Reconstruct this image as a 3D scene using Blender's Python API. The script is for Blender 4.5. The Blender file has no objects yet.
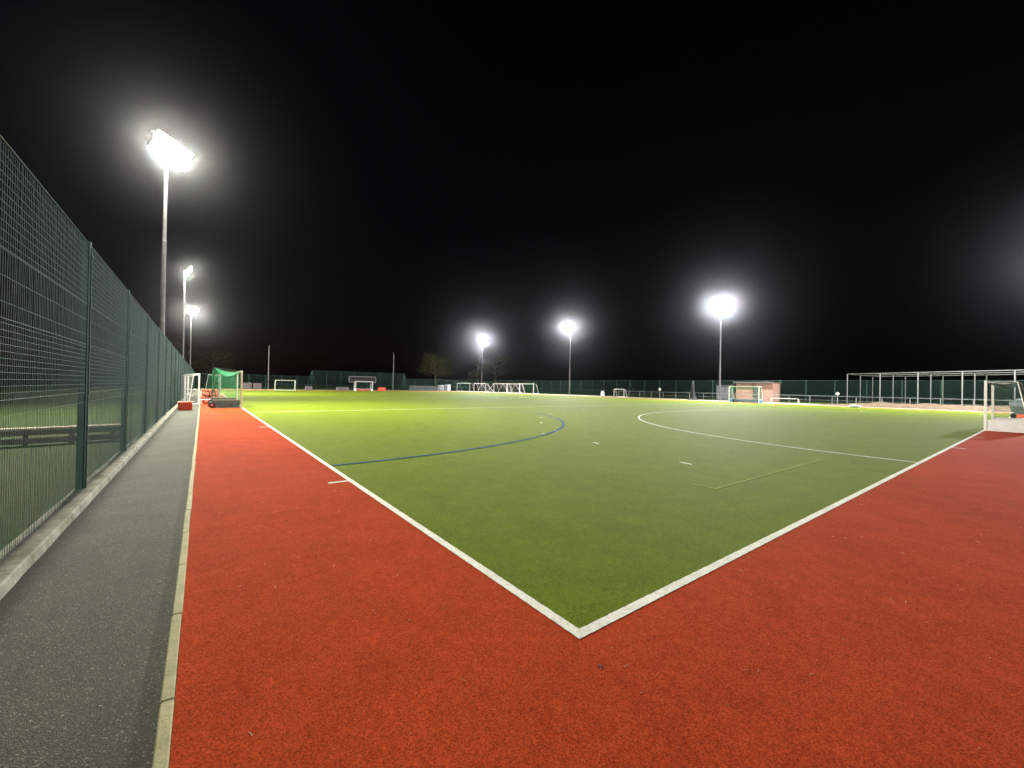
import bpy, math, random
from mathutils import Vector, Matrix, noise as mnoise
R = math.radians
random.seed(7)
sc = bpy.context.scene
col = sc.collection

# ------------------------------------------------------------------ helpers
class MB:
    """collects boxes, bars and tubes and links them as one mesh object"""
    def __init__(s): s.v = []; s.f = []
    def add(s, vs, fs):
        b = len(s.v); s.v += [tuple(x) for x in vs]; s.f += [tuple(i + b for i in q) for q in fs]; return s
    def box(s, c, d, M=None):
        x, y, z = d[0]/2, d[1]/2, d[2]/2; c = Vector(c)
        vs = [Vector((a*x, b*y, e*z)) for e in (-1, 1) for a, b in ((-1,-1),(1,-1),(1,1),(-1,1))]
        if M: vs = [M @ q for q in vs]
        return s.add([q + c for q in vs], [(0,3,2,1),(4,5,6,7),(0,1,5,4),(1,2,6,5),(2,3,7,6),(3,0,4,7)])
    def bbox(s, c, d, b=.01, M=None):
        """box with chamfered edges"""
        x, y, z = d[0]/2, d[1]/2, d[2]/2; c = Vector(c); b = min(b, x*.9, y*.9, z*.9)
        ring = lambda X, Y, zz: [Vector(q) for q in ((-X+b,-Y,zz),(X-b,-Y,zz),(X,-Y+b,zz),(X,Y-b,zz),(X-b,Y,zz),(-X+b,Y,zz),(-X,Y-b,zz),(-X,-Y+b,zz))]
        rs = [ring(x-b, y-b, -z), ring(x, y, -z+b), ring(x, y, z-b), ring(x-b, y-b, z)]
        vs = [q for r in rs for q in r]; fs = [tuple(range(7, -1, -1)), tuple(range(24, 32))]
        for k in range(3):
            for i in range(8): j = (i+1) % 8; fs.append((k*8+i, k*8+j, k*8+8+j, k*8+8+i))
        if M: vs = [M @ q for q in vs]
        return s.add([q + c for q in vs], fs)
    def bar(s, p, q, w, h, up=(0,0,1)):
        p, q = Vector(p), Vector(q); d = (q-p); L = d.length; d.normalize()
        u = Vector(up)
        if abs(d.dot(u)) > .98: u = Vector((0,1,0))
        a = d.cross(u).normalized(); u = a.cross(d)
        M = Matrix((a, d, u)).transposed()
        return s.box((p+q)/2, (w, L, h), M)
    def tube(s, pts, r, n=6, cap=True):
        pts = [Vector(p) for p in pts]; m = len(pts)
        rr = r if isinstance(r, (list, tuple)) else [r]*m
        vs = []; fs = []; prev = None
        for i, p in enumerate(pts):
            d = (pts[min(i+1, m-1)] - pts[max(i-1, 0)]).normalized()
            if prev is None:
                ref = Vector((0,0,1)) if abs(d.z) < .9 else Vector((1,0,0)); a = d.cross(ref).normalized()
            else: a = (prev - d*prev.dot(d)).normalized()
            prev = a; b = d.cross(a)
            for k in range(n):
                t = 2*math.pi*(k+.5)/n; vs.append(p + (a*math.cos(t) + b*math.sin(t))*rr[i])
        for i in range(m-1):
            for k in range(n): j = (k+1) % n; fs.append((i*n+k, i*n+j, i*n+n+j, i*n+n+k))
        if cap: fs.append(tuple(range(n-1, -1, -1))); fs.append(tuple(range((m-1)*n, m*n)))
        return s.add(vs, fs)
    def lathe(s, prof, c=(0,0,0), n=16, axis='z'):
        vs = []; fs = []; c = Vector(c); m = len(prof)
        for r, h in prof:
            for k in range(n):
                t = 2*math.pi*k/n; x, y = r*math.cos(t), r*math.sin(t)
                q = {'z': (x, y, h), 'y': (x, h, -y), 'x': (h, x, y)}[axis]
                vs.append(c + Vector(q))
        for i in range(m-1):
            for k in range(n): j = (k+1) % n; fs.append((i*n+k, i*n+j, i*n+n+j, i*n+n+k))
        fs.append(tuple(range(n-1, -1, -1))); fs.append(tuple(range((m-1)*n, m*n)))
        return s.add(vs, fs)
    def quad(s, a, b, c, d): return s.add([a, b, c, d], [(0,1,2,3)])
    def build(s, name, m, parent=None, smooth=False):
        me = bpy.data.meshes.new(name); me.from_pydata(s.v, [], s.f); me.materials.append(m)
        if smooth: me.polygons.foreach_set('use_smooth', [True]*len(me.polygons))
        me.update()
        o = bpy.data.objects.new(name, me); col.objects.link(o)
        if parent: o.parent = parent
        return o

def tag(o, label=None, cat=None, group=None, kind=None):
    if label: o['label'] = label
    if cat: o['category'] = cat
    if group: o['group'] = group
    if kind: o['kind'] = kind
    return o
def thing(name, label, cat, loc=(0,0,0), rz=0, group=None):
    o = bpy.data.objects.new(name, None); o.empty_display_size = .2; col.objects.link(o)
    o.location = loc; o.rotation_euler = (0, 0, rz)
    return tag(o, label, cat, group)
def struct(name, mb, m, label=None):
    o = mb.build(name, m); o['kind'] = 'structure'
    if label: o['label'] = label
    return o
def copy_tree(o, parent=None):
    kids = [c for c in bpy.data.objects if c.parent is o]
    c = o.copy(); col.objects.link(c); c.parent = parent
    for k in kids: copy_tree(k, c)
    return c

# ------------------------------------------------------------------ materials
def new_mat(name):
    m = bpy.data.materials.new(name); m.use_nodes = True
    nt = m.node_tree; return m, nt, nt.nodes['Principled BSDF']
def N(nt, t, **kw):
    n = nt.nodes.new(t)
    for k, v in kw.items():
        if hasattr(n, k): setattr(n, k, v)
        else: n.inputs[k].default_value = v
    return n
def mixc(nt, fac, a, b, mode='MIX'):
    n = nt.nodes.new('ShaderNodeMix'); n.data_type = 'RGBA'; n.blend_type = mode
    for sock, v in ((n.inputs[0], fac), (n.inputs[6], a), (n.inputs[7], b)):
        if isinstance(v, bpy.types.NodeSocket): nt.links.new(v, sock)
        elif isinstance(v, (tuple, list)): sock.default_value = (*v, 1) if len(v) == 3 else v
        else: sock.default_value = v
    return n.outputs[2]
def noise(nt, vec, scale, detail=3, rough=.6):
    n = N(nt, 'ShaderNodeTexNoise'); n.inputs['Scale'].default_value = scale
    n.inputs['Detail'].default_value = detail; n.inputs['Roughness'].default_value = rough
    nt.links.new(vec, n.inputs['Vector']); return n.outputs['Fac']
def ramp(nt, fac, lo, hi, a=(0,0,0), b=(1,1,1)):
    n = N(nt, 'ShaderNodeValToRGB'); e = n.color_ramp.elements
    e[0].position = lo; e[1].position = hi; e[0].color = (*a, 1); e[1].color = (*b, 1)
    nt.links.new(fac, n.inputs[0]); return n.outputs[0]
def bump(nt, bs, h, strength, dist):
    n = N(nt, 'ShaderNodeBump'); n.inputs['Strength'].default_value = strength; n.inputs['Distance'].default_value = dist
    nt.links.new(h, n.inputs['Height']); nt.links.new(n.outputs[0], bs.inputs['Normal'])
def simple(name, c, rough=.5, metal=0, var=.25, scale=6., spec=.5):
    """painted / moulded surface with light soiling"""
    m, nt, bs = new_mat(name)
    pos = N(nt, 'ShaderNodeTexCoord').outputs['Object']
    f = noise(nt, pos, scale, 4)
    cc = mixc(nt, ramp(nt, f, .35, .7), tuple(x*(1-var) for x in c), c)
    nt.links.new(cc, bs.inputs['Base Color'])
    bs.inputs['Roughness'].default_value = rough; bs.inputs['Metallic'].default_value = metal
    bs.inputs['Specular IOR Level'].default_value = spec
    return m
def turf(name, c, c2, sand, fibre=.55, spec=.04, bd=.006):
    """short synthetic turf: fibres, sand infill, wear in soft patches"""
    m, nt, bs = new_mat(name)
    pos = N(nt, 'ShaderNodeNewGeometry').outputs['Position']
    big = noise(nt, pos, .22, 4, .6); mid = noise(nt, pos, 2.2, 3)
    fine = noise(nt, pos, 105, 4, .85); grain = noise(nt, pos, 130, 2, .8)
    st = N(nt, 'ShaderNodeMapping'); st.inputs['Scale'].default_value = (1.2, .05, 1); nt.links.new(pos, st.inputs[0])
    streak = noise(nt, st.outputs[0], 3.2, 3)
    cc = mixc(nt, ramp(nt, big, .3, .72), c, c2)
    cc = mixc(nt, 1.0, cc, ramp(nt, mid, .3, .7, (.84,)*3, (1.02,)*3), 'MULTIPLY')
    cc = mixc(nt, 1.0, cc, ramp(nt, noise(nt, pos, 11, 3, .6), .3, .7, (.88,)*3, (1.03,)*3), 'MULTIPLY')
    cc = mixc(nt, 1.0, cc, ramp(nt, streak, .3, .7, (.93,)*3, (1.0,)*3), 'MULTIPLY')
    cc = mixc(nt, 1.0, cc, ramp(nt, fine, .40, .60, (fibre,)*3, (1.12,)*3), 'MULTIPLY')
    cc = mixc(nt, 1.0, cc, ramp(nt, noise(nt, pos, 36, 3, .75), .36, .64, (.84,)*3, (1.06,)*3), 'MULTIPLY')
    cc = mixc(nt, ramp(nt, grain, .62, .8), cc, sand)
    nt.links.new(cc, bs.inputs['Base Color'])
    bs.inputs['Roughness'].default_value = .85; bs.inputs['Specular IOR Level'].default_value = spec
    bs.inputs['Specular Tint'].default_value = (*[min(1, x*3+.05) for x in c], 1)
    bump(nt, bs, fine, .45, bd)
    return m

M = {}
M['green_turf'] = turf('green_turf', (.132,.184,.007), (.148,.200,.008), (.22,.25,.04), .45, spec=.04)
M['red_turf'] = turf('red_turf', (.48,.066,.021), (.40,.053,.017), (.56,.15,.06), .48, spec=.012)
M['white_turf'] = turf('white_turf', (.80,.80,.72), (.74,.74,.65), (.8,.8,.7), .8, bd=.002)
M['yellow_turf'] = turf('yellow_turf', (.27,.33,.07), (.26,.32,.07), (.33,.37,.14), .65)
M['blue_turf'] = turf('blue_turf', (.018,.075,.22), (.018,.068,.19), (.05,.1,.2), .6)
def grass_mat():
    m, nt, bs = new_mat('field_grass'); pos = N(nt, 'ShaderNodeNewGeometry').outputs['Position']
    b = noise(nt, pos, .5, 4); f = noise(nt, pos, 45, 3, .7); g = noise(nt, pos, 7, 3)
    cc = mixc(nt, ramp(nt, b, .35, .65), (.030,.070,.010), (.055,.090,.016))
    cc = mixc(nt, ramp(nt, g, .45, .7), cc, (.085,.09,.025))
    cc = mixc(nt, 1., cc, ramp(nt, f, .3, .7, (.4,)*3, (1.,)*3), 'MULTIPLY')
    nt.links.new(cc, bs.inputs['Base Color']); bs.inputs['Roughness'].default_value = .9; bs.inputs['Specular IOR Level'].default_value = .1
    bump(nt, bs, f, .8, .04); return m
M['field_grass'] = grass_mat()
def asphalt_mat():
    m, nt, bs = new_mat('asphalt'); geo = N(nt, 'ShaderNodeNewGeometry'); pos = geo.outputs['Position']
    v = N(nt, 'ShaderNodeTexVoronoi'); v.inputs['Scale'].default_value = 140; nt.links.new(pos, v.inputs['Vector'])
    f = noise(nt, pos, 240, 2, .8); b = noise(nt, pos, 1.3, 5, .65); s = noise(nt, pos, 14, 3)
    sep = N(nt, 'ShaderNodeSeparateColor'); nt.links.new(v.outputs['Color'], sep.inputs[0])
    cc = mixc(nt, ramp(nt, sep.outputs[0], .2, .95), (.050,.052,.039), (.082,.085,.063))
    cc = mixc(nt, ramp(nt, f, .35, .65, (0,0,0), (.55,)*3), cc, (.06,.062,.052))
    cc = mixc(nt, ramp(nt, sep.outputs[1], .93, .97), cc, (.175,.175,.135))
    cc = mixc(nt, 1., cc, ramp(nt, b, .3, .7, (.72,)*3, (1.05,)*3), 'MULTIPLY')
    # uneven darker strip along the fence foundation
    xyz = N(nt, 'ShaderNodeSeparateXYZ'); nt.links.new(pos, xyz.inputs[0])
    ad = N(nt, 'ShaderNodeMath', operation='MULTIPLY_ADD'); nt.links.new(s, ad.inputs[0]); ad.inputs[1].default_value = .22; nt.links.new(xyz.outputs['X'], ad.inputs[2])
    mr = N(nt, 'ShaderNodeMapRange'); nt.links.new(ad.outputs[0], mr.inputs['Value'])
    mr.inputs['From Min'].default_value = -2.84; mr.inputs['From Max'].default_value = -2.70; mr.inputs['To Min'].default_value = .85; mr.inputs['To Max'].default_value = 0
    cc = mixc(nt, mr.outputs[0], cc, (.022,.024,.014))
    nt.links.new(cc, bs.inputs['Base Color']); bs.inputs['Roughness'].default_value = .9; bs.inputs['Specular IOR Level'].default_value = .12
    bump(nt, bs, v.outputs['Distance'], .6, .004); return m
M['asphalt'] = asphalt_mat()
def concrete(name, c, dark, moss):
    m, nt, bs = new_mat(name); pos = N(nt, 'ShaderNodeNewGeometry').outputs['Position']
    a = noise(nt, pos, 5, 5, .65); b = noise(nt, pos, 55, 3, .7)
    cc = mixc(nt, ramp(nt, a, .35, .65), dark, c)
    cc = mixc(nt, ramp(nt, noise(nt, pos, 2.1, 4), .52, .72, (0,0,0), (.7,)*3), cc, moss)
    cc = mixc(nt, 1., cc, ramp(nt, b, .25, .7, (.7,)*3, (1.,)*3), 'MULTIPLY')
    nt.links.new(cc, bs.inputs['Base Color']); bs.inputs['Roughness'].default_value = .85; bs.inputs['Specular IOR Level'].default_value = .2
    bump(nt, bs, b, .5, .008); return m
M['concrete'] = concrete('concrete', (.44,.425,.34), (.24,.23,.175), (.12,.13,.06))
M['kerb_concrete'] = concrete('kerb_concrete', (.40,.36,.20), (.29,.27,.14), (.22,.22,.10))
M['paving'] = concrete('paving', (.27,.24,.18), (.2,.18,.13), (.16,.15,.09))
M['earth'] = concrete('earth', (.13,.085,.05), (.07,.05,.03), (.16,.14,.08))
M['fence_green'] = simple('fence_green', (.03,.10,.068), .5, 0, .3, 30, .3)
M['wire_green'] = simple('wire_green', (.036,.088,.064), .6, 0, .45, 9, .25)
M['far_wire'] = simple('far_wire', (.022,.058,.044), .6, 0, .4, 4, .2)
M['galv'] = simple('galvanised_steel', (.42,.43,.43), .42, .6, .3, 4)
M['pole_steel'] = simple('pole_steel', (.14,.14,.145), .6, .2, .3, 4, .3)
M['dull_steel'] = simple('dull_steel', (.13,.13,.13), .6, .2, .3, 5)
M['pale_rail'] = simple('weathered_steel', (.27,.27,.26), .5, .3, .3, 5)
M['white_paint'] = simple('white_paint', (.78,.78,.76), .4, 0, .12, 8)
M['white_board'] = simple('white_board', (.74,.73,.76), .5, 0, .18, 5)
M['green_board'] = simple('dark_green_board', (.09,.22,.23), .5, 0, .3, 5)
M['blue_board'] = simple('blue_board', (.06,.2,.26), .5, 0, .2, 5)
M['red_board'] = simple('red_board', (.42,.08,.05), .5, 0, .2, 5)
M['black'] = simple('black_steel', (.012,.013,.014), .45, 0, .3, 10)
M['rubber'] = simple('rubber', (.018,.016,.018), .7, 0, .3, 12)
M['hub'] = simple('wheel_hub', (.5,.33,.36), .5)
M['green_net'] = simple('green_net', (.03,.30,.13), .7, 0, .2, 3)
M['dark_net'] = simple('dark_net', (.05,.10,.08), .7, 0, .2, 3)
M['white_net'] = simple('white_net', (.55,.56,.53), .7, 0, .2, 3)
M['orange'] = simple('orange_plastic', (.74,.07,.014), .4, 0, .2, 6)
M['orange_foam'] = simple('orange_foam', (.62,.16,.09), .8, 0, .35, 5)
M['dark_cloth'] = simple('dark_cloth', (.014,.014,.016), .85, 0, .4, 3)
M['grey_panel'] = simple('grey_panel', (.13,.13,.14), .6, 0, .3, 2)
M['timber'] = simple('timber', (.16,.13,.09), .8, 0, .5, 7)
M['lit_timber'] = simple('lit_timber', (.5,.44,.33), .8, 0, .4, 5)  # same boards as the rails, paler to paint in the lit top
M['brick_dark'] = simple('dark_render', (.10,.09,.085), .8, 0, .3, 2)
M['bark'] = simple('bark', (.16,.14,.11), .9, 0, .45, 6)
M['straw'] = simple('straw', (.55,.40,.22), .7, 0, .3, 30)
M['leaf_brown'] = simple('dead_leaf', (.05,.022,.012), .7)
M['ball'] = simple('ball_white', (.82,.82,.8), .4, 0, .08, 20)
M['yellow'] = simple('yellow_plastic', (.7,.6,.1), .5)
M['cart'] = simple('cart_plastic', (.16,.21,.2), .5, 0, .3, 5)
M['bag'] = simple('blue_white_bag', (.5,.58,.68), .6, 0, .4, 9)
def leaf_mat():
    m, nt, bs = new_mat('foliage'); o = N(nt, 'ShaderNodeTexCoord').outputs['Object']
    f = noise(nt, o, .9, 3); cc = mixc(nt, ramp(nt, f, .35, .65), (.03,.045,.014), (.095,.09,.03))
    nt.links.new(cc, bs.inputs['Base Color']); bs.inputs['Roughness'].default_value = .8; bs.inputs['Specular IOR Level'].default_value = .15; return m
M['leaf'] = leaf_mat()
def brick_mat():
    m, nt, bs = new_mat('brick'); tc = N(nt, 'ShaderNodeTexCoord').outputs['Object']
    sx = N(nt, 'ShaderNodeSeparateXYZ'); nt.links.new(tc, sx.inputs[0]); ad = N(nt, 'ShaderNodeMath', operation='ADD')
    nt.links.new(sx.outputs[0], ad.inputs[0]); nt.links.new(sx.outputs[1], ad.inputs[1])
    cx = N(nt, 'ShaderNodeCombineXYZ'); nt.links.new(ad.outputs[0], cx.inputs[0]); nt.links.new(sx.outputs[2], cx.inputs[1])
    b = N(nt, 'ShaderNodeTexBrick'); nt.links.new(cx.outputs[0], b.inputs['Vector'])
    b.inputs['Color1'].default_value = (.44,.19,.13,1); b.inputs['Color2'].default_value = (.36,.14,.10,1); b.inputs['Mortar'].default_value = (.4,.33,.27,1)
    b.inputs['Scale'].default_value = 1; b.inputs['Brick Width'].default_value = .225; b.inputs['Row Height'].default_value = .075; b.inputs['Mortar Size'].default_value = .01
    nt.links.new(b.outputs[0], bs.inputs['Base Color']); bs.inputs['Roughness'].default_value = .85; return m
M['brick'] = brick_mat()
def lens_mat(name, c, s):
    m, nt, bs = new_mat(name); bs.inputs['Base Color'].default_value = (.8,.8,.8,1)
    bs.inputs['Emission Color'].default_value = (*c, 1); bs.inputs['Emission Strength'].default_value = s; return m
WARM = (1.0, .96, .81); COOL = (.98, .98, 1.0)
M['lens_warm'] = lens_mat('lit_lens_warm', WARM, 500); M['lens_cool'] = lens_mat('lit_lens_cool', COOL, 500)

# ------------------------------------------------------------------ ground
def sheet(x0, y0, x1, y1, z): return MB().quad((x0,y0,z),(x1,y0,z),(x1,y1,z),(x0,y1,z))
struct('ground', sheet(-500,-400,600,700,0), M['field_grass'])
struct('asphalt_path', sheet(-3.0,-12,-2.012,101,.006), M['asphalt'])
k = MB(); y = -12.
while y < 98.8:
    dx = random.uniform(-.003,.003); k.bbox((-1.985+dx, y+.4575, 0), (.052, .909, .05+random.uniform(-.006,.006)), .006); y += .915
struct('edging_kerb', k, M['kerb_concrete'])
red = MB()
for q in ((-1.958,-6.5,57,0),(-1.958,0,0,96),(55,0,57,96),(0,91.4,55,96)):
    red.quad((q[0],q[1],.012),(q[2],q[1],.012),(q[2],q[3],.012),(q[0],q[3],.012))
struct('red_run_off', red, M['red_turf'])
struct('green_pitch', sheet(0,0,55,91.4,.012), M['green_turf'])
far = MB()
for q in ((57.1,-14,64.9,100.9),(-1.9,96.1,57.1,100.9)): far.quad((q[0],q[1],.006),(q[2],q[1],.006),(q[2],q[3],.006),(q[0],q[3],.006))
struct('paved_surround', far, M['paving'])
# painted / tufted lines
LW = .075
lr = random.Random(21)
def ragged(b, x0, y0, x1, y1, z, near=14, step=.025, j=.002):
    """tufted strip whose long edges wander by a few millimetres close to the camera"""
    along_y = (y1-y0) > (x1-x0); L = (y1-y0) if along_y else (x1-x0); m = min(L, near); n = max(2, int(m/step))
    us = [m*i/n for i in range(n+1)] + ([L] if L > m else [])
    a = len(b.v)
    for u in us:
        e0, e1 = lr.uniform(-j,j), lr.uniform(-j,j)
        if along_y: b.v += [(x0+e0,y0+u,z),(x1+e1,y0+u,z)]
        else: b.v += [(x0+u,y1+e0,z),(x0+u,y0+e1,z)]
    for i in range(len(us)-1): b.f.append((a+2*i,a+2*i+1,a+2*i+3,a+2*i+2))
def line(name, rects, m, z):
    b = MB()
    for q in rects: ragged(b, *q, z)
    return struct(name, b, m)
line('side_lines', [(0,0,LW,91.4),(55-LW,0,55,91.4)], M['white_turf'], .0155)
line('back_lines', [(LW,0,55-LW,LW),(LW,91.4-LW,55-LW,91.4)], M['white_turf'], .0155)
line('cross_lines', [(LW,22.9,55-LW,22.9+LW),(LW,45.7,55-LW,45.7+LW),(LW,68.5,55-LW,68.5+LW)], M['white_turf'], .0155)
line('tick_marks', [(-.30,4.97,-.003,5.04),(-.30,14.6,-.003,14.67)] + [(x,-.3,x+LW,-.003) for x in (15.67,20.67,34.3,39.3)], M['white_turf'], .018)
def ring(cx0, cx1, cy, rad, w, a0, a1, n, swap=False):
    """shooting circle: two quarter arcs joined by a straight"""
    pts = []
    for i in range(n+1):
        a = a0 + (math.pi/2)*i/n; pts.append((cx0 - math.cos(a)*1, math.sin(a)*1, 0))
    return pts
def arc_strip(b, cx, cy, r0, r1, t0, t1, z, n=60):
    for i in range(n):
        a, c = t0+(t1-t0)*i/n, t0+(t1-t0)*(i+1)/n
        b.quad((cx+r0*math.cos(a),cy+r0*math.sin(a),z),(cx+r1*math.cos(a),cy+r1*math.sin(a),z),(cx+r1*math.cos(c),cy+r1*math.sin(c),z),(cx+r0*math.cos(c),cy+r0*math.sin(c),z))
PI = math.pi; RD = 14.63
for nm, cy, sgn, z in (('near_circle',0,1,.0155),('far_circle',91.4,-1,.0155)):
    b = MB()
    arc_strip(b, 25.67, cy, RD-LW, RD, PI if sgn>0 else -PI, PI/2*sgn, z); arc_strip(b, 29.33, cy, RD-LW, RD, PI/2*sgn, 0, z)
    yy = cy+sgn*RD; b.quad((25.67,yy,z),(29.33,yy,z),(29.33,yy-sgn*LW,z),(25.67,yy-sgn*LW,z))
    # broken line five metres outside
    for cx, t0, t1 in ((25.67,PI,PI/2),(29.33,PI/2,0)):
        r = RD+5; n = 9
        for i in range(n):
            a = t0+(t1-t0)*(R(8.54)+R(9.36)*i)/(PI/2) if cx < 27 else t0+(t1-t0)*(i+.5)/n; da = .15/r
            arc_strip(b, cx, cy, r-LW, r, sgn*(a-da), sgn*(a+da), z, 2)
    struct('white_shooting_circle', b, M['white_turf'])
for cx, sgn in ((0,1),(55,-1)):
    b = MB(); z = .020; t = lambda a: a if sgn>0 else PI-a
    arc_strip(b, cx, 21.0, RD-.09, RD, t(-PI/2+.006), t(0), z); arc_strip(b, cx, 24.66, RD-.09, RD, t(0), t(PI/2), z)
    b.quad((cx+sgn*RD,21,z),(cx+sgn*RD,24.66,z),(cx+sgn*(RD-.09),24.66,z),(cx+sgn*(RD-.09),21,z))
    struct('blue_shooting_circle', b, M['blue_turf'])
line('faint_box_marking', [(4.56,1.415,9.6,1.455),(4.56,1.455,4.6,1.8)], M['yellow_turf'], .0165)

# ------------------------------------------------------------------ concrete foundation of the left fence
b = MB(); n = 560; y0, y1 = -12., 101.
prof = [(-3.22,-.02),(-3.215,.092),(-3.205,.10),(-3.11,.102),(-2.995,.098),(-2.982,.086),(-2.975,-.02)]
for i in range(n+1):
    u = i/n; yy = y0+(y1-y0)*(u**1.9 if False else u)
    for px, pz in prof:
        w = mnoise.noise(Vector((px*9, yy*1.7, 1)))*.006 + mnoise.noise(Vector((px*20, yy*6, 4)))*.005
        b.v.append((px + w, yy, pz + (w*.8 if pz > 0 else 0)))
m_ = len(prof)
for i in range(n):
    for j in range(m_-1): b.f.append((i*m_+j, i*m_+j+1, (i+1)*m_+j+1, (i+1)*m_+j))
struct('fence_foundation', b, M['concrete'])

# ------------------------------------------------------------------ welded mesh fences
def panel(L, H, hz, r=.0026, z0=.12, rails=()):
    """one bay of welded mesh along local +y"""
    b = MB(); n = int(L/.05)
    for i in range(n+1):
        y = L*i/n; b.tube([(random.uniform(-.002,.002),y,z0),(random.uniform(-.002,.002),y,H)], r, 3, False)
    for z in hz: b.tube([(.006,0,z),(.006,L,z)], r*1.1, 3, False)
    for z, rr in rails: b.tube([(.008,0,z),(.008,L,z)], rr, 5, False)
    return b
hz = [.12,1.25] + [1.38+.055*i for i in range(12)] + [2.15,2.35] + [2.55+.072*i for i in range(11)]
fl = thing('mesh_fence', 'tall dark green welded mesh fence along the asphalt path on the left', 'fence', (-3.13,-8.54,.0))
SP = 3.65
pm = panel(SP-.0, 3.365, hz, .0026, .1, ((1.38,.006),(2.02,.006),(2.56,.005),(3.365,.007)))
p0 = pm.build('mesh_panel', M['wire_green'], fl)
b = MB(); b.bbox((-.02,0,1.69), (.08,.075,3.37), .006); b.box((-.02,0,3.385),(.088,.083,.03))
q0 = b.build('post', M['fence_green'], fl)
b = MB(); b.box((.031,.0,1.66), (.012,.03,3.3))
for z in (.3,.9,1.38,2.0,2.55,3.2): b.box((.038,0,z),(.012,.05,.04))
c0 = b.build('clamp_bar', M['wire_green'], q0)
for i in range(1, 31):
    q = q0.copy(); q.location = (0, i*SP, 0); col.objects.link(q); q.parent = fl
    c = c0.copy(); col.objects.link(c); c.parent = q
    if i < 30:
        p = p0.copy(); p.location = (0, i*SP, 0); col.objects.link(p); p.parent = fl

def post_fence(name, label, loc, rz, sp, n, H, pm=None, mat='far_wire', first_brace=(), r=.0035, group=None):
    t = thing(name, label, 'fence', loc, rz, group)
    hz = [.15+.2*i for i in range(int((H-.15)/.2)+1)]
    P = panel(sp, H, hz, r, .08, ((H-.01,.016),(1.2,.012))).build('mesh_panel', M[mat], t)
    b = MB(); b.bbox((.05,0,H/2+.02),(.09,.07,H+.04),.006); Q = b.build('post', M['fence_green'], t)
    for i in range(1, n+1):
        q = Q.copy(); q.location = (0,i*sp,0); col.objects.link(q); q.parent = t
        if i < n:
            p = P.copy(); p.location = (0,i*sp,0); col.objects.link(p); p.parent = t
    for k in first_brace:
        b = MB()
        for s in (-1, 1): b.tube([(.06,k*sp,H*.92),(.06,k*sp+s*1.25,.05)], .035, 6)
        b.tube([(.06,k*sp-.75,1.25),(.06,k*sp+.75,1.25)], .025, 6)
        b.build('brace', M['fence_green'], t)
    return t
post_fence('mesh_fence', 'long low green mesh fence behind the right-hand floodlight masts', (65.2,-20.37,0), 0, 3.27, 37, 3.2, first_brace=(21,))
post_fence('mesh_fence', 'green mesh end fence in the far left corner behind the white football goal', (18.2,101,0), R(90), 3.05, 7, 3.1)
post_fence('ball_stop_fence', 'tallest stretch of green mesh behind the far hockey goal', (40.4,101,0), R(90), 3.17, 7, 4.5, first_brace=(0,7))
post_fence('mesh_fence', 'green mesh end fence below the far trees', (65.2,101,0), R(90), 3.1, 8, 3.1)

# ------------------------------------------------------------------ floodlight masts
def make_mast():
    t = thing('floodlight_mast', '', 'floodlight')
    b = MB(); rs = [(.145,0),(.14,.35),(.125,5.0),(.129,5.02),(.115,5.06),(.10,9.6),(.104,9.62),(.09,9.68),(.075,14.35)]
    b.lathe(rs, n=20); b.box((0,0,.02),(.5,.5,.04))
    b.box((.155,0,.9),(.02,.12,.45))
    for x in (-.2,.2):
        for y in (-.2,.2): b.lathe([(.025,.04),(.025,.1)], (x,y,0), 6)
    b.build('pole', M['pole_steel'], t)
    b = MB(); b.lathe([(.1,14.2),(.1,14.62)], n=10)
    for x, z in ((-.03,14.77),(.29,15.25)): b.bar((x,-1.25,z),(x,1.25,z),.07,.07)
    for y in (-.62,.62): b.bar((-.10,y,14.66),(.36,y,15.35),.05,.05)
    b.bar((0,0,14.5),(.14,0,15.02),.06,.06)
    b.build('crossarm', M['galv'], t)
    til = Matrix.Rotation(R(34), 3, 'Y')       # lens looks along local +x, tipped down towards the pitch
    for x, z in ((.1,14.68),(.42,15.16)):
        for y in (-.93,-.31,.31,.93):
            c = Vector((x,y,z))
            b = MB(); b.bbox(c, (.13,.52,.54), .03, til)
            for i in range(8): b.box(c + til @ Vector((-.09,-.21+.06*i,0)), (.06,.015,.44), til)
            h = b.build('lamp_head', M['galv'], t)
            b = MB()
            for sg in (-1,1): b.bar(c+Vector((0,(.27*sg),0)), Vector((x-.13,(.27*sg)+y,z+.09)), .02,.05)
            b.build('bracket', M['black'], h)
            b = MB(); b.bbox(c + til @ Vector((.078,0,0)), (.02,.47,.49), .008, til); b.build('lens', M['lens_warm'], h)
    return t
POW = 23000
mast = make_mast()
spots = [(-3.79,29.3,0,'nearest left floodlight mast, rising tall from behind the mesh fence, warm glare'),
         (-3.84,62.1,0,'thin middle floodlight mast of the left row, warm light'),
         (-3.83,97.9,0,'farthest floodlight mast of the left row, lowest of the three lights above the fence'),
         (62.6,29.5,1,'biggest white light on a mast to the right, left of the brick hut'),
         (62.6,62.3,1,'floodlight mast in the middle of the far side, between the largest and the smallest light'),
         (62.6,97.8,1,'farthest floodlight mast on the far side, beside the trees and row of white goals'),
         (-3.75,-44,0,'unseen floodlight mast added behind the camera as fill for the foreground'),  # unseen mast, added and dimmed to fill the foreground and camera-facing sides
         (62.6,-4.,1,'floodlight mast beyond the right edge of the hockey goal')]
masts = []
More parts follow.
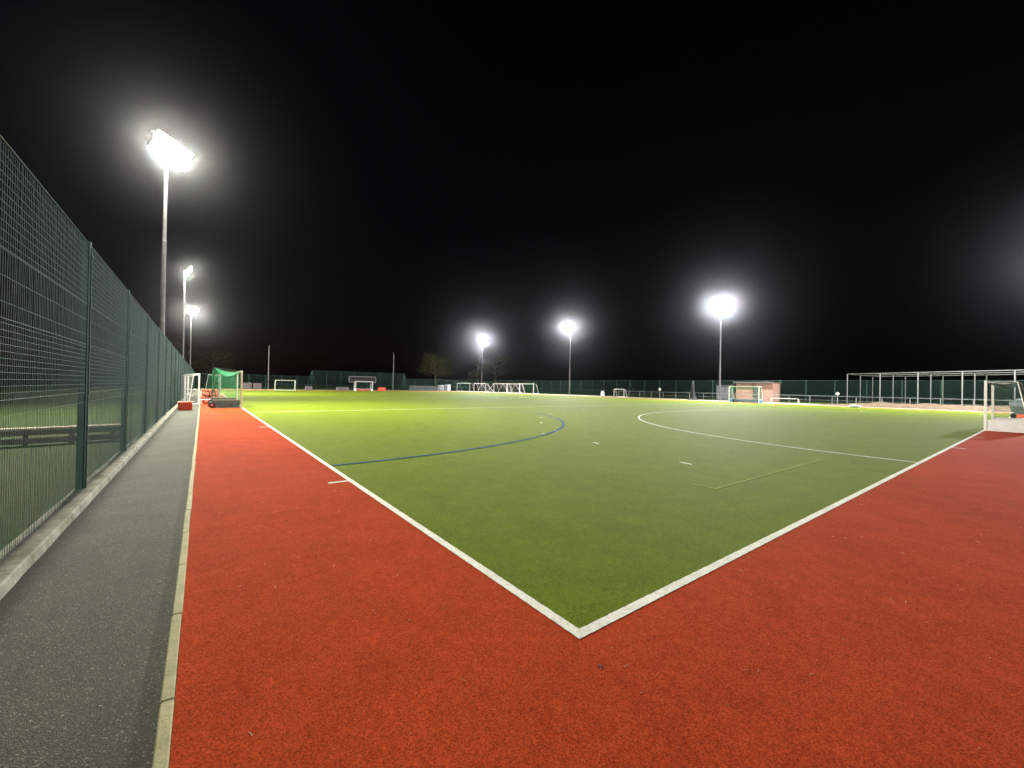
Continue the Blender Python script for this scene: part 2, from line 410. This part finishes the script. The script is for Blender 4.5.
for i, (x, y, side, lab) in enumerate(spots):
    t = mast if i == 0 else copy_tree(mast)
    t.location = (x,y,.0); t.rotation_euler.z = R(75) if y < -20 else PI*side + R((-38 if abs(y-29.4) < 1 else -25 if y > 90 else 60 if -10 < y < 0 else 0)*(-1 if side else 1)); t['label'] = lab; t['group'] = 'floodlight masts along both sides of the pitch'; masts.append(t)
    if side:
        for h in [o for o in bpy.data.objects if o.parent is t]:
            for l in [o for o in bpy.data.objects if o.parent is h and o.name.startswith('lens')]:
                me = l.data.copy(); me.materials[0] = M['lens_cool']; l.data = me
for (x, y, side, lab), t in zip(spots, masts):
    ld = bpy.data.lights.new('floodlight_glow', 'AREA'); ld.shape = 'RECTANGLE'; ld.size = 2.4; ld.size_y = 1.1
    ld.energy = POW*(.12 if y < -20 else 1.2 if side else .95); ld.color = COOL if side else WARM
    lo = bpy.data.objects.new('floodlight_glow', ld); col.objects.link(lo); lo.parent = t
    d = Vector((math.cos(R(34)),0,-math.sin(R(34))))
    lo.location = Vector((.26,0,14.92)) + d*.14
    zax = -d; yax = Vector((0,0,1)); yax = (yax - zax*yax.dot(zax)).normalized(); xax = yax.cross(zax)
    lo.rotation_euler = Matrix((xax,yax,zax)).transposed().to_euler()

# ------------------------------------------------------------------ goals
def net_grid(fn, nu, nv, r):
    """crossing strands over fn(u,v), u,v in 0..1"""
    b = MB(); S = 10
    for i in range(nu+1): b.tube([fn(i/nu, k/S) for k in range(S+1)], r, 3, False)
    for j in range(nv+1): b.tube([fn(k/S, j/nv) for k in range(S+1)], r, 3, False)
    return b
def join_mb(*bs):
    o = MB()
    for b in bs: o.add(b.v, b.f)
    return o
def hockey_goal(label, loc, rz, board='white_board', net='green_net', dt=.9, db=1.25, hb=2.18, frame='white_paint', inner='white_board', wheels=True, sp=.05):
    W, H = 3.66, 2.14
    t = thing('hockey_goal', label, 'goal', loc, rz, 'hockey goals around the pitch')
    for x in (-.025, W+.025): MB().bbox((x,.015,H/2+.03),(.07,.09,H+.06),.004).build('goalpost', M['white_paint'], t)
    MB().bbox((W/2,.015,H+.03),(W-.004,.09,.07),.004).build('crossbar', M['white_paint'], t)
    for x in (-.02, W+.02):
        b = MB(); b.box((x,.07+(db-.07)/2,.245),(.03,db-.08,.43)); s = b.build('side_board', M[board], t)
        b = MB(); b.bar((x,.07,.475),(x,db,.475),.05,.03); b.bar((x,.07,.018),(x,db,.018),.05,.022); b.build('board_rail', M['white_paint'], s)
    b = MB(); b.box((W/2,db-.01,.245),(W-.02,.03,.43)); s = b.build('back_board', M[inner], t)
    b = MB(); b.bar((.01,db-.03,.475),(W-.01,db-.03,.475),.03,.03); b.build('board_rail', M['white_paint'], s)
    for x in (0, W):
        b = MB(); b.tube([(x,.06,H),(x,dt,hb),(x,db+.02,.04)], .022, 6); b.build('stanchion', M[frame], t)
    b = MB(); b.tube([(0,dt,hb),(W,dt,hb)], .018, 6); b.build('rear_bar', M[frame], t)
    sag = lambda u, v: -.28*math.sin(PI*u)*math.sin(PI*v) - .1*math.sin(PI*v)
    roof = lambda u, v: (W*u, .06+(dt-.06)*v, H+(hb-H)*v + sag(u,v))
    back = lambda u, v: (W*u, dt+(db-dt)*v, hb+(.46-hb)*v - (.0))
    r = .003
    n = join_mb(net_grid(roof, int(W/sp), int(dt/sp), r), net_grid(back, int(W/sp), int(hb/sp), r))
    for x in (0.02, W-.02):
        f = lambda u, v, x=x: (x, .06+((dt+(db-dt)*v)-.06)*u, (H+(hb-H)*u-.1*math.sin(PI*u))*(1-v)+.46*v)
        n.add(*(lambda q: (q.v, q.f))(net_grid(f, int(db/sp), int(H/sp), r)))
    n.build('net', M[net], t)
    if wheels:
        for x in (-.14, W+.14):
            w = MB().lathe([(.06,-.045),(.165,-.04),(.18,-.02),(.18,.02),(.165,.04),(.06,.045)], (x,db+.02,.19), 18, 'x').build('wheel', M['rubber'], t, False)
            MB().lathe([(.075,-.055),(.075,.055)], (x,db+.02,.19), 12, 'x').build('hub', M['hub'], w)
    return t
hockey_goal('hockey goal with green net, dark green side board and black rear frame beside the path', (0,27.4,.012), R(90), 'green_board', 'green_net', 1.35, 1.4, 2.36, 'black', 'green_board', sp=.045)
hockey_goal('nearest hockey goal with white boards, cut by the right edge of the photo', (29.33,0,.012), R(180), 'white_board', 'dark_net', .9, 1.25, 2.16, 'white_paint', 'white_board', False)
hockey_goal('small looking far end hockey goal with red backboard under the scoreboard', (25.3,91.4,.012), 0, 'white_board', 'dark_net', .9, 1.25, 2.16, 'white_paint', 'red_board', False, .12)
hockey_goal('hockey goal with blue backboard in front of the brick hut', (55,24.55,.012), R(-90), 'blue_board', 'green_net', .9, 1.25, 2.16, 'white_paint', 'blue_board', False, .1)
g = hockey_goal('second hockey goal standing behind the green netted one by the path', (-.55,44.2,.012), R(90), 'white_board', 'green_net', .9, 1.2, 2.16, 'white_paint', 'green_board', False, .06)

def football_goal(label, loc, rz, W, H, dt, db, net='white_net', group='portable football goals', sp=.12, diag=False, mid=False, nr=.0022):
    t = thing('football_goal', label, 'goal', loc, rz, group); r = .05 if W > 4 else .04
    for x in (0, W): MB().lathe([(r,0),(r,H+r*.9)], (x,0,0), 10).build('goalpost', M['white_paint'], t, False)
    MB().tube([(r,0,H),(W-r,0,H)], r*.97, 10).build('crossbar', M['white_paint'], t)
    b = MB(); b.tube([(r,db,.05),(W-r,db,.05)], .04, 8); b.build('ground_bar', M['white_paint'], t)
    for x in (0, W):
        b = MB(); b.tube([(x,r,H-.06),(x,dt,H-.08),(x,db,.05)], .025, 6); b.tube([(x,r,.05),(x,db,.05)], .04, 8); b.build('stanchion', M['white_paint'], t)
        if diag:
            b = MB(); b.tube([(x+(.25 if x==0 else -.25),db*.6,.06),(W*.5,db*.4,H-.1)], .03, 6); b.build('brace', M['white_paint'], t)
    if mid:
        b = MB(); b.tube([(W*mid,db*.5,.05),(W*mid,db*.5,H-.1)], .035, 6); b.tube([(0,.04,.95),(W,.04,.95)], .028, 6); b.tube([(W*.1,db*.5,.58),(W*.75,db*.5,.58)], .03, 6); b.build('brace', M['white_paint'], t)
    roof = lambda u, v: (W*u, dt*v+.02, H-.05-.12*math.sin(PI*u)*math.sin(PI*v))
    back = lambda u, v: (W*u, dt+(db-dt)*v, (H-.08)*(1-v)+.06*v)
    n = join_mb(net_grid(roof, int(W/sp), max(1,int(dt/sp)), nr), net_grid(back, int(W/sp), int(H/sp), nr))
    n.build('net', M[net], t)
    return t
football_goal('lone white football goal on the far left end of the pitch', (9.5,90,.012), 0, 3.5, 2.0, .4, 1.0, 'dark_net')
a, bb = Vector((-2.05,31.8)), Vector((-2.93,38.0)); d = bb-a
football_goal('white framed portable goal parked between mesh fence and orange pads', (a.x,a.y,.008), math.atan2(d.y,d.x), d.length, 2.0, .3, .5, 'white_net', mid=.42, sp=.13, nr=.0014)
for (yb, yt, x, H, dg, net, lab) in (
    (96.9,104.0,58.,2.35,False,'dark_net','leftmost white football goal of the far row, set a little apart'),
    (88.8,94.6,58.,2.3,True,'white_net','white football goal of the far row directly under the farthest right light'),
    (79.0,84.9,58.,2.3,True,'white_net','white braced football goal left of the two overlapping ones in the far row'),
    (73.8,78.9,57.6,2.3,True,'white_net','white football goal with crossed braces in the right half of the far row'),
    (67.5,72.4,56.6,2.3,False,'green_net','nearest football goal of the far row with a green net, at its right end')):
    football_goal(lab, (x,yt,.008), R(-90), yt-yb, H, .8, 1.6, net, 'white football goals stored in a row on the far side', .2, dg)
football_goal('very low white practice goal right of the brick hut', (55.4,19.6,.012), R(-86), 2.9, .74, .3, .7, 'dark_net', sp=.15)
football_goal('low grey practice goal by the far fence', (60,48.0,.008), R(-90), 2.3, 1.5, .4, .9, 'dark_net', sp=.15)
t = thing('crossed_trestle', 'white crossed metal frame standing between two goals of the far row', 'frame', (58.2,86.9,.008))
for s in (-1,1): MB().tube([(0.05*s,-1.7*s,0.03),(0.05*s,1.7*s,2.2)], .04, 8).build('leg', M['white_paint'], t)
b = MB(); b.tube([(-.05,-1.7,2.2),(-.05,-.9,2.2)], .03, 6); b.tube([(.05,.9,2.2),(.05,1.7,2.2)], .03, 6); b.build('top_bar', M['white_paint'], t)

# ------------------------------------------------------------------ near-left clutter by the goals
def crate(name, label, loc, rz, L, W, H, m):
    t = thing(name, label, 'box', loc, rz)
    b = MB(); w = .025
    for s in (-1,1):
        b.bbox((0,s*(W/2-w/2),H/2),(L,w,H),.008); b.bbox((s*(L/2-w/2),0,H/2),(w,W-2*w-.004,H),.008)
    b.box((0,0,.03),(L-2*w-.004,W-2*w-.004,.03))
    for i in range(5):
        x = -L/2+L*(i+.5)/5
        for s in (-1,1): b.box((x,s*(W/2+.012),H/2),(.03,.02,H*.8))
    b.build('body', m, t)
    b = MB()
    for s in (-1,1): b.bbox((0,s*(W/2+.01),H-.03),(L+.05,.045,.05),.01); b.bbox((s*(L/2+.01),0,H-.03),(.045,W-.03,.05),.01)
    b.build('rim', m, t); return t
t = crate('plastic_crate', 'bright orange plastic crate on the path against the fence', (-2.58,25.9,.008), R(4), .56,.7,.46, M['orange'])
rnd = random.Random(3)
for i in range(5): pass
b = MB(); b.lathe([(.05,0),(.19,.02),(.24,.12),(.22,.26),(.15,.34),(.05,.36)], n=12)
o = b.build('kit_bag', M['dark_cloth'], None, True); o.location = (-2.86,30.4,.008); o.scale = (.8,1.6,1); tag(o, 'small black bag between the orange crate and the fence', 'bag')
for i, (x,y,z,l,w,h,rz,tx,lab) in enumerate((
    (-1.35,34.2,0,.9,1.2,.26,5,0,'lowest orange goalkeeper pad of the heap behind the wheeled goal'),
    (-1.40,34.3,.262,.85,1.1,.24,-8,0,'second orange pad of the heap, lying on the lowest one'),
    (-1.42,34.2,.504,.8,1.0,.26,10,0,'third orange pad of the heap, under the topmost one'),
    (-1.38,34.25,.766,.7,.9,.22,-4,0,'topmost orange pad of the heap behind the wheeled goal'))):
    t = thing('goalkeeper_pad', lab, 'pad', (x,y,z+.012), R(rz), 'orange goalkeeper pads heaped by the path')
    MB().bbox((0,0,h/2),(l,w,h),.07).build('foam', M['orange_foam'], t)
    b = MB(); b.box((-.15,0,h/2),(.06,w+.012,h+.001)); b.box((.2,0,h/2),(.06,w+.012,h+.001)); b.build('strap', M['dark_cloth'] if i > 1 else M['white_board'], t)
t = thing('bench', 'low white bench in front of the orange pads', 'bench', (-1.55,33.0,.012))
MB().bbox((0,0,.3),(.9,.28,.05),.01).build('seat', M['white_board'], t)
for s in (-1,1): MB().box((s*.36,0,.1375),(.05,.24,.275)).build('leg', M['white_board'], t)

# ------------------------------------------------------------------ low timber barrier on the grass outside the left fence
t = thing('timber_barrier', 'low pale timber rail barrier on the grass outside the left fence', 'barrier', (-9.6,11.6,0), R(12))
L = 6.25
for z, d in ((.285,.11),(.10,.13)): MB().bbox((L/2,-.06,z),(L,.06,d),.012).build('rail', M['timber'], t)
MB().bbox((L/2,.04,.375),(L,.30,.05),.01).build('top_board', M['lit_timber'], t)
for i in range(9): MB().bbox((.2+i*(L-.4)/8,.04,.17),(.09,.10,.36),.01).build('post', M['timber'], t)
b = MB(); b.quad((-4.32,8.7,.005),(-4.28,8.7,.005),(-4.15,10.6,.005),(-4.19,10.6,.005)); struct('field_marking', b, simple('worn_paint', (.07,.085,.05), .9, spec=0))

# ------------------------------------------------------------------ far end details
t = thing('scoreboard', 'dark scoreboard with a pale frame above the far end hockey goal', 'scoreboard', (25.6,98,.006))
MB().box((3.15,.06,2.68),(6.2,.1,1.24)).build('board', M['dark_cloth'], t)
b = MB()
for z in (2.03,3.32): b.bar((0,0,z),(6.3,0,z),.08,.08)
for x in (0,6.3): b.bar((x,0,2.07),(x,0,3.28),.08,.08)
b.build('frame', M['pale_rail'], t)
for x in (1.2,5.1): MB().lathe([(.06,0),(.06,2.05)], (x,.08,0), 8).build('post', M['galv'], t)
t = thing('storage_box', 'red storage box with dark lid near the far end goal', 'box', (31.5,92.6,.01))
MB().bbox((0,0,.42),(1.5,1.0,.82),.03).build('body', M['orange'], t); MB().bbox((0,0,.9),(1.6,1.1,.12),.03).build('lid', M['dark_cloth'], t)
def mast_thin(lab, x, y, h):
    o = MB().lathe([(.11,0),(.10,1),(.045,h),(.01,h+.05)], n=8).build('flagpole', M['dull_steel']); o.location = (x,y,0); tag(o, lab, 'pole', 'thin unlit poles beyond the far fence')
mast_thin('thin unlit pole behind the lone football goal at the far left', 9.7,102.5,9.6)
mast_thin('thin unlit pole at the right end of the tall ball stop fence', 38.0,102.5,9.9)
for x, w, h, y, lab in ((5.4,1.6,1.35,97.5,'pale grey panel left of the pair by the far left corner'),(7.2,1.5,1.3,97.5,'pale grey panel right of the pair by the far left corner')):
    t = thing('barrier_panel', lab, 'panel', (x,y,.006)); MB().bbox((0,0,h/2+.08),(w,.06,h-.1),.015).build('board', M['grey_panel'], t)
    for s in (-1,1): MB().box((s*w*.35,0,.04),(.07,.6,.08)).build('foot', M['galv'], t)
def chest(lab, x, y, w, d, h, m, name='equipment_chest'):
    t = thing(name, lab, 'chest', (x,y,.006)); MB().bbox((0,0,h*.42),(w,d,h*.84),.03).build('body', M[m], t); MB().bbox((0,0,h*.92),(w+.06,d+.06,h*.15),.03).build('lid', M[m], t)
    MB().box((0,-d/2-.02,h*.7),(.2,.03,.06)).build('latch', M['galv'], t)
chest('pale chest under the left end of the tall ball stop fence', 16.9,97.5,1.3,.8,.9,'grey_panel')
chest('wide pale chest left of the scoreboard', 23.9,97,2.6,1,.8,'grey_panel')
chest('white chest left of the row of football goals', 58.2,114.5,1.2,2.0,1.7,'white_board')
chest('white chest between its neighbour and the leftmost goal of the row', 58.4,110.5,1.0,1.8,1.9,'white_board')
# picket barrier beyond
t = thing('picket_barrier', 'pale low picket barrier below the dark tree', 'barrier', (43.5,104.5,0))
b = MB()
for i in range(28): b.bbox((i*.42,0,.72),(.17,.03,1.4),.01)
b.build('pickets', M['dull_steel'], t)
b = MB()
for z in (.4,1.1): b.bar((-.1,.05,z),(11.5,.05,z),.05,.08)
b.build('rail', M['dull_steel'], t)

# ------------------------------------------------------------------ right side details
t = thing('spectator_rail', 'galvanised spectator rail in front of the right-hand mesh fence', 'railing', (63.9,-14,.006))
b = MB(); L = 64
b.tube([(0,0,1.1),(0,L,1.1)], .022, 6); b.tube([(0,0,.55),(0,L,.55)], .012, 6); b.build('rail', M['pale_rail'], t)
P = MB().lathe([(.032,0),(.032,1.1)], n=8).build('post', M['pale_rail'], t)
for i in range(1, 27):
    q = P.copy(); q.location = (0,i*L/26,0); col.objects.link(q); q.parent = t
# earth bank
b = MB(); nx, ny = 8, 60
for j in range(ny+1):
    for i in range(nx+1):
        u, v = i/nx, j/ny; yy = -14+30.5*v
        h = .62*math.sin(PI*u)**.7*min(1,(1-v)*5)*(.8+.3*mnoise.noise(Vector((u*3,yy*.8,2)))) + .09*mnoise.noise(Vector((u*6,yy*2.5,5)))*math.sin(PI*u)
        b.v.append((59.6+3.6*u, yy, max(0,h)+.002))
for j in range(ny):
    for i in range(nx): a = j*(nx+1)+i; b.f.append((a,a+1,a+nx+2,a+nx+1))
struct('earth_bank', b, M['earth'])
# brick hut
t = thing('brick_hut', 'pinkish brick hut behind the hockey goal with the blue backboard', 'hut', (68,24.1,0))
b = MB(); b.box((1.5,2.7,1.45),(3,5.4,2.9)); b.build('wall', M['brick'], t)
b = MB(); b.bbox((1.4,2.7,3.0),(3.6,5.8,.16),.03); b.box((-.42,2.7,2.93),(.05,5.8,.14)); b.build('roof', M['brick_dark'], t)
d_ = MB().bbox((-.03,2.15,1.05),(.06,.95,2.1),.01).build('door', M['brick_dark'], t); MB().lathe([(.03,-.05),(.03,.05)], (-.09,1.8,1.05), 8, 'x').build('handle', M['galv'], d_)
MB().box((-.03,2.75,1.45),(.06,.08,2.86)).build('downpipe', M['black'], t)
t = thing('storage_shed', 'plain dark grey shed left of the brick hut', 'shed', (67.6,29.9,0))
b = MB(); b.box((1.2,1.3,1.2),(2.4,2.6,2.4)); b.build('wall', M['grey_panel'], t)
b = MB(); b.bbox((1.2,1.3,2.46),(2.6,2.8,.1),.02); b.build('roof', M['brick_dark'], t)
for y_ in (.7,1.9): MB().box((-.02,y_,1.05),(.05,1.1,2.0)).build('door', M['grey_panel'], t)
# draped cover
t = thing('covered_post', 'black draped cover round a post by the far fence', 'cover', (60.2,32.6,.006))
b = MB(); rr = [(.75,.02),(.5,.25),(.34,.7),(.27,1.4),(.24,2.1),(.2,2.7),(.06,2.85)]
n = 18; prof = []
for r_, h_ in rr:
    for k_ in range(n):
        a_ = 2*PI*k_/n; q = r_*(1+.18*math.sin(a_*5+h_))*(1.0); b.v.append((q*math.cos(a_), q*math.sin(a_), h_))
for i in range(len(rr)-1):
    for k_ in range(n): j_ = (k_+1)%n; b.f.append((i*n+k_, i*n+j_, i*n+n+j_, i*n+n+k_))
b.f.append(tuple(range((len(rr)-1)*n, len(rr)*n)))
b.build('cover', M['dark_cloth'], t); MB().lathe([(.05,.01),(.05,3.2)], n=8).build('post', M['black'], t)
t = thing('marker_sign', 'small round white sign on a thin post by the far fence', 'sign', (61.5,39.3,.006))
MB().lathe([(.025,0),(.025,1.5)], n=6).build('post', M['galv'], t); MB().lathe([(.0,-.02),(.24,-.02),(.24,.02),(0,.02)], (0,0,1.6), 16, 'x').build('disc', M['white_paint'], t)
t = thing('marker_sign', 'round pale sign on the corner post of the cage frame', 'sign', (63.2,14.8,.006))
MB().lathe([(.03,0),(.03,1.3)], n=6).build('post', M['galv'], t); MB().lathe([(.0,-.02),(.2,-.02),(.2,.02),(0,.02)], (0,0,1.45), 16, 'x').build('disc', M['white_paint'], t)
b = MB(); b.lathe([(.22,0),(.27,.1),(.28,.6),(.22,.95),(.12,1.1)], n=10); o = b.build('sack', M['white_board'], None, True); o.location = (59.5,50.3,.006); o.scale = (1,1.5,1); tag(o, 'white sack standing left of the low grey practice goal', 'sack')
# cage frame
t = thing('cage_frame', 'long open steel cage frame of tall posts on the far right', 'frame', (77.8,17.3,0))
st = Vector((-1.63,-4.15,0)); sd = Vector((3.75,-.75,0)); H = 4.5
for r_ in range(3):
    for i in range(-0, 8):
        p = st*i + sd*r_; MB().lathe([(.07 if r_==0 else .06,0),(.07 if r_==0 else .06,H-.1*r_)], p, 8).build('post', M['pale_rail'], t)
for r_ in range(3):
    b = MB(); b.tube([sd*r_+Vector((0,0,H-.1*r_)), sd*r_+st*7+Vector((0,0,H-.1*r_))], .05, 6); b.build('top_rail', M['pale_rail'], t)
for i in range(8):
    b = MB(); b.tube([st*i+Vector((0,0,H)), st*i+sd*2+Vector((0,0,H-.2))], .03, 6); b.build('cross_rail', M['pale_rail'], t)
# covered cart by the near right goal
t = thing('equipment_trolley', 'grey green covered trolley with a white leg behind the near right goal', 'trolley', (42.9,-.75,.012), R(-40))
b = MB(); n = 14
for yv in (-.42,.42):
    for k_ in range(n+1):
        a_ = PI*k_/n; b.v.append((.62*math.cos(a_), yv, .85+.52*math.sin(a_)))
    b.v.append((-.5,yv,.45)); b.v.append((.5,yv,.45))
m_ = n+3
b.f.append(tuple(range(m_))); b.f.append(tuple(range(2*m_-1,m_-1,-1)))
for i in range(m_): j_ = (i+1)%m_; b.f.append((i,m_+i,m_+j_,j_))
b.build('hood', M['cart'], t); MB().bbox((0,0,.4),(.9,.7,.18),.03).build('tray', M['green_board'], t)
MB().bbox((.1,-.3,.2),(.12,.1,.4),.01).build('leg', M['white_paint'], t); MB().bbox((.1,-.1,.03),(1.1,.14,.06),.01).build('skid', M['white_paint'], t)
for s in (-1,1): MB().lathe([(.05,-.04),(.19,-.03),(.19,.03),(.05,.04)], (-.38,s*.4,.2), 14, 'y').build('wheel', M['rubber'], t)
# bags and balls on the turf
o = MB().lathe([(.02,0),(.3,.03),(.36,.12),(.28,.24),(.06,.3)], n=10).build('kit_bag', M['bag'], None, True); o.location = (54.2,11.0,.012); o.scale = (1,1.5,1); tag(o, 'pale blue and white bag on the far edge of the turf', 'bag')
ballme = MB().lathe([(.0365*math.sin(PI*i/10)+1e-5, .0365-.0365*math.cos(PI*i/10)) for i in range(11)], n=14)
first = None
for x, y, lab, grp in ((6.95,8.17,0,0),(42.0,7.8,1,0)):
    if first is None: first = o = ballme.build('hockey_ball', M['ball'], None, True)
    else: o = first.copy(); col.objects.link(o)
    o.location = (x,y,.012)
    tag(o, ('small white hockey ball on the turf near the curved blue line', 'single yellowish white ball far out on the turf before the pale bag')[lab], 'ball')
first = None; rnd = random.Random(5)
for i in range(9):
    if first is None:
        b = MB(); b.lathe([(.08,0),(.075,.01),(.04,.045),(.025,.05),(.02,.045)], n=12); first = o = b.build('marker_disc', M['yellow'])
    else: o = first.copy(); col.objects.link(o)
    o.location = (35+rnd.uniform(-5,7), 43+rnd.uniform(-5,8), .012)
    tag(o, 'small yellow training marker on the turf before the far row of goals', 'cone', 'training markers scattered on the turf')
# dead grass and leaf on the red surface
b = MB(); rnd = random.Random(11)
for i in range(150):
    x, y = rnd.uniform(-1.9,7), rnd.uniform(-1.6,0) if rnd.random() < .5 else rnd.uniform(0,5)
    if y > 0: x = rnd.uniform(-1.9,-.1)
    if i % 6 == 0: x = rnd.uniform(-2.8,-2.05)
    a_ = rnd.uniform(0,2*PI); L = rnd.choice((.006,.008,.012,.02,.035)); w = rnd.uniform(.0008,.0018)
    dx, dy = math.cos(a_)*L/2, math.sin(a_)*L/2
    b.tube([(x-dx,y-dy,.0135),(x,y,.0145+rnd.uniform(0,.004)),(x+dx,y+dy,.0135)], w, 3)
tag(b.build('dry_grass_litter', M['straw']), 'bits of dry straw scattered on the red surface', 'litter', kind='stuff')
b = MB()
for i in range(5):
    a_ = i*1.15-2.2; c = Vector((math.cos(a_),math.sin(a_),0)); s = Vector((-c.y,c.x,0)); L = .018+.006*(i==2)
    b.add([(0,0,.004), c*L*.55+s*.005+Vector((0,0,.006)), c*L+Vector((0,0,.003)), c*L*.55-s*.005+Vector((0,0,.006)), (0,0,.002), c*L*.5+Vector((0,0,.001))], [(0,1,2,3),(4,3,2,5),(4,5,2,1),(0,3,4),(0,4,1)])
o = b.build('dead_leaf', M['leaf_brown']); o.location = (-.09,-.24,.012); tag(o, 'tiny dark dead leaf on red turf outside the white corner', 'leaf')

# ------------------------------------------------------------------ trees
def tree(label, x, y, H, rad, z0, seed, leaves, birch=False):
    rn = random.Random(seed); t = thing('broadleaf_tree', label, 'tree', (x,y,0), 0, 'trees beyond the far fence')
    b = MB(); lean = rn.uniform(-.3,.3)
    top = Vector((lean*2,0,H*.78)); pts = [Vector((lean*2*u**1.5+.15*math.sin(u*7),.1*math.sin(u*5),H*.78*u)) for u in [i/7 for i in range(8)]]
    b.tube(pts, [.34*(1-.8*i/7)*H/14 for i in range(8)], 8)
    tips = []
    for i in range(16):
        u = rn.uniform(.28,.95); p = pts[min(6,int(u*7))].lerp(pts[min(7,int(u*7)+1)], u*7-int(u*7)); a_ = rn.uniform(0,2*PI)
        L = rad*rn.uniform(.6,1.05)*(1.15-.55*u); e = p + Vector((math.cos(a_)*L, math.sin(a_)*L, rn.uniform(.15,.5)*L+.4))
        mpt = (p+e)/2 + Vector((0,0,rn.uniform(.1,.6))); b.tube([p,mpt,e], [.11*H/14,.07*H/14,.025], 5, False); tips += [(mpt,.7),(e,1.)]
        for k_ in range(3):
            a2 = a_+rn.uniform(-1,1); q = mpt.lerp(e, rn.uniform(.2,.9)); e2 = q+Vector((math.cos(a2),math.sin(a2),rn.uniform(-.1,.8)))*L*.45; b.tube([q,e2], [.04,.015], 4, False); tips.append((e2,.9))
    b.build('trunk', M['bark'], t)
    b = MB()
    for i in range(leaves):
        c, s = tips[rn.randrange(len(tips))]; p = c + Vector((rn.gauss(0,1),rn.gauss(0,1),rn.gauss(0,.7)))*rad*.2*s
        if p.z < H*.16: continue
        n_ = Vector((rn.gauss(0,1),rn.gauss(0,1),rn.gauss(0,1))).normalized(); a_ = n_.orthogonal().normalized(); c_ = n_.cross(a_); k_ = rn.uniform(.10,.22)
        b.add([p-a_*k_, p+c_*k_*.55+n_*.03, p+a_*k_, p-c_*k_*.55+n_*.03], [(0,1,2,3)])
    b.build('crown', M['leaf'], t); return t
tree('broad dark leafy tree above the pale picket barrier', 60,122,12.5,6.2,0,1,5200)
tree('tree with a pale trunk right of the farthest floodlight', 84,122,14,5.5,0,2,2300)
tree('thin crowned tree directly behind the farthest floodlight', 78,124,12,4,0,4,2600)
tree('faint dark tree left of the far left light poles', -9,150,13,6,0,3,3200)
tree('faint dark tree right of the far left light poles', 1,158,13,6,0,8,2600)

# ------------------------------------------------------------------ haze added to give the lamps halos
b = MB(); b.box((40,100,14.25),(920,980,30.5))
hz_ = b.build('haze', None or M['ball']); hz_['kind'] = 'stuff'
hm = bpy.data.materials.new('halo_haze'); hm.use_nodes = True; nt = hm.node_tree
for n_ in list(nt.nodes):
    if n_.type != 'OUTPUT_MATERIAL': nt.nodes.remove(n_)
v = nt.nodes.new('ShaderNodeVolumePrincipled'); v.inputs['Color'].default_value = (.92,.94,1,1); v.inputs['Density'].default_value = .00011; v.inputs['Anisotropy'].default_value = .975
nt.links.new(v.outputs[0], [n_ for n_ in nt.nodes if n_.type == 'OUTPUT_MATERIAL'][0].inputs['Volume'])
hz_.data.materials.clear(); hz_.data.materials.append(hm)

# ------------------------------------------------------------------ sky
w = bpy.data.worlds.new('World'); sc.world = w; w.use_nodes = True; nt = w.node_tree
sky = nt.nodes.new('ShaderNodeTexSky'); sky.sky_type = 'NISHITA'; sky.sun_disc = False
sky.sun_elevation = R(-4.5); sky.sun_rotation = R(300)
bg = nt.nodes['Background']; nt.links.new(sky.outputs[0], bg.inputs[0]); bg.inputs[1].default_value = .09

# ------------------------------------------------------------------ camera
cam = bpy.data.cameras.new('Camera'); co = bpy.data.objects.new('Camera', cam); col.objects.link(co)
cam.sensor_width = 36; cam.lens = 408.3756/1024*36; cam.clip_end = 2000; cam.clip_start = .05
fw = Vector((.60412247,.79686047,.00703047)); rt = Vector((.79666454,-.60413746,.01853506)); up = Vector((-.01901723,.00559652,.99980349))
mw = Matrix((rt, up, -fw)).transposed().to_4x4(); mw.translation = (-1.88156567,-1.74416804,1.55948271); co.matrix_world = mw
sc.camera = co
sc.render.engine = 'CYCLES'
sc.cycles.use_denoising = True
sc.cycles.max_bounces = 5; sc.cycles.volume_bounces = 0; sc.cycles.transparent_max_bounces = 4
vs = sc.view_settings; vs.view_transform = 'Standard'; vs.look = 'None'; vs.gamma = 1; vs.exposure = 0; vs.use_curve_mapping = False
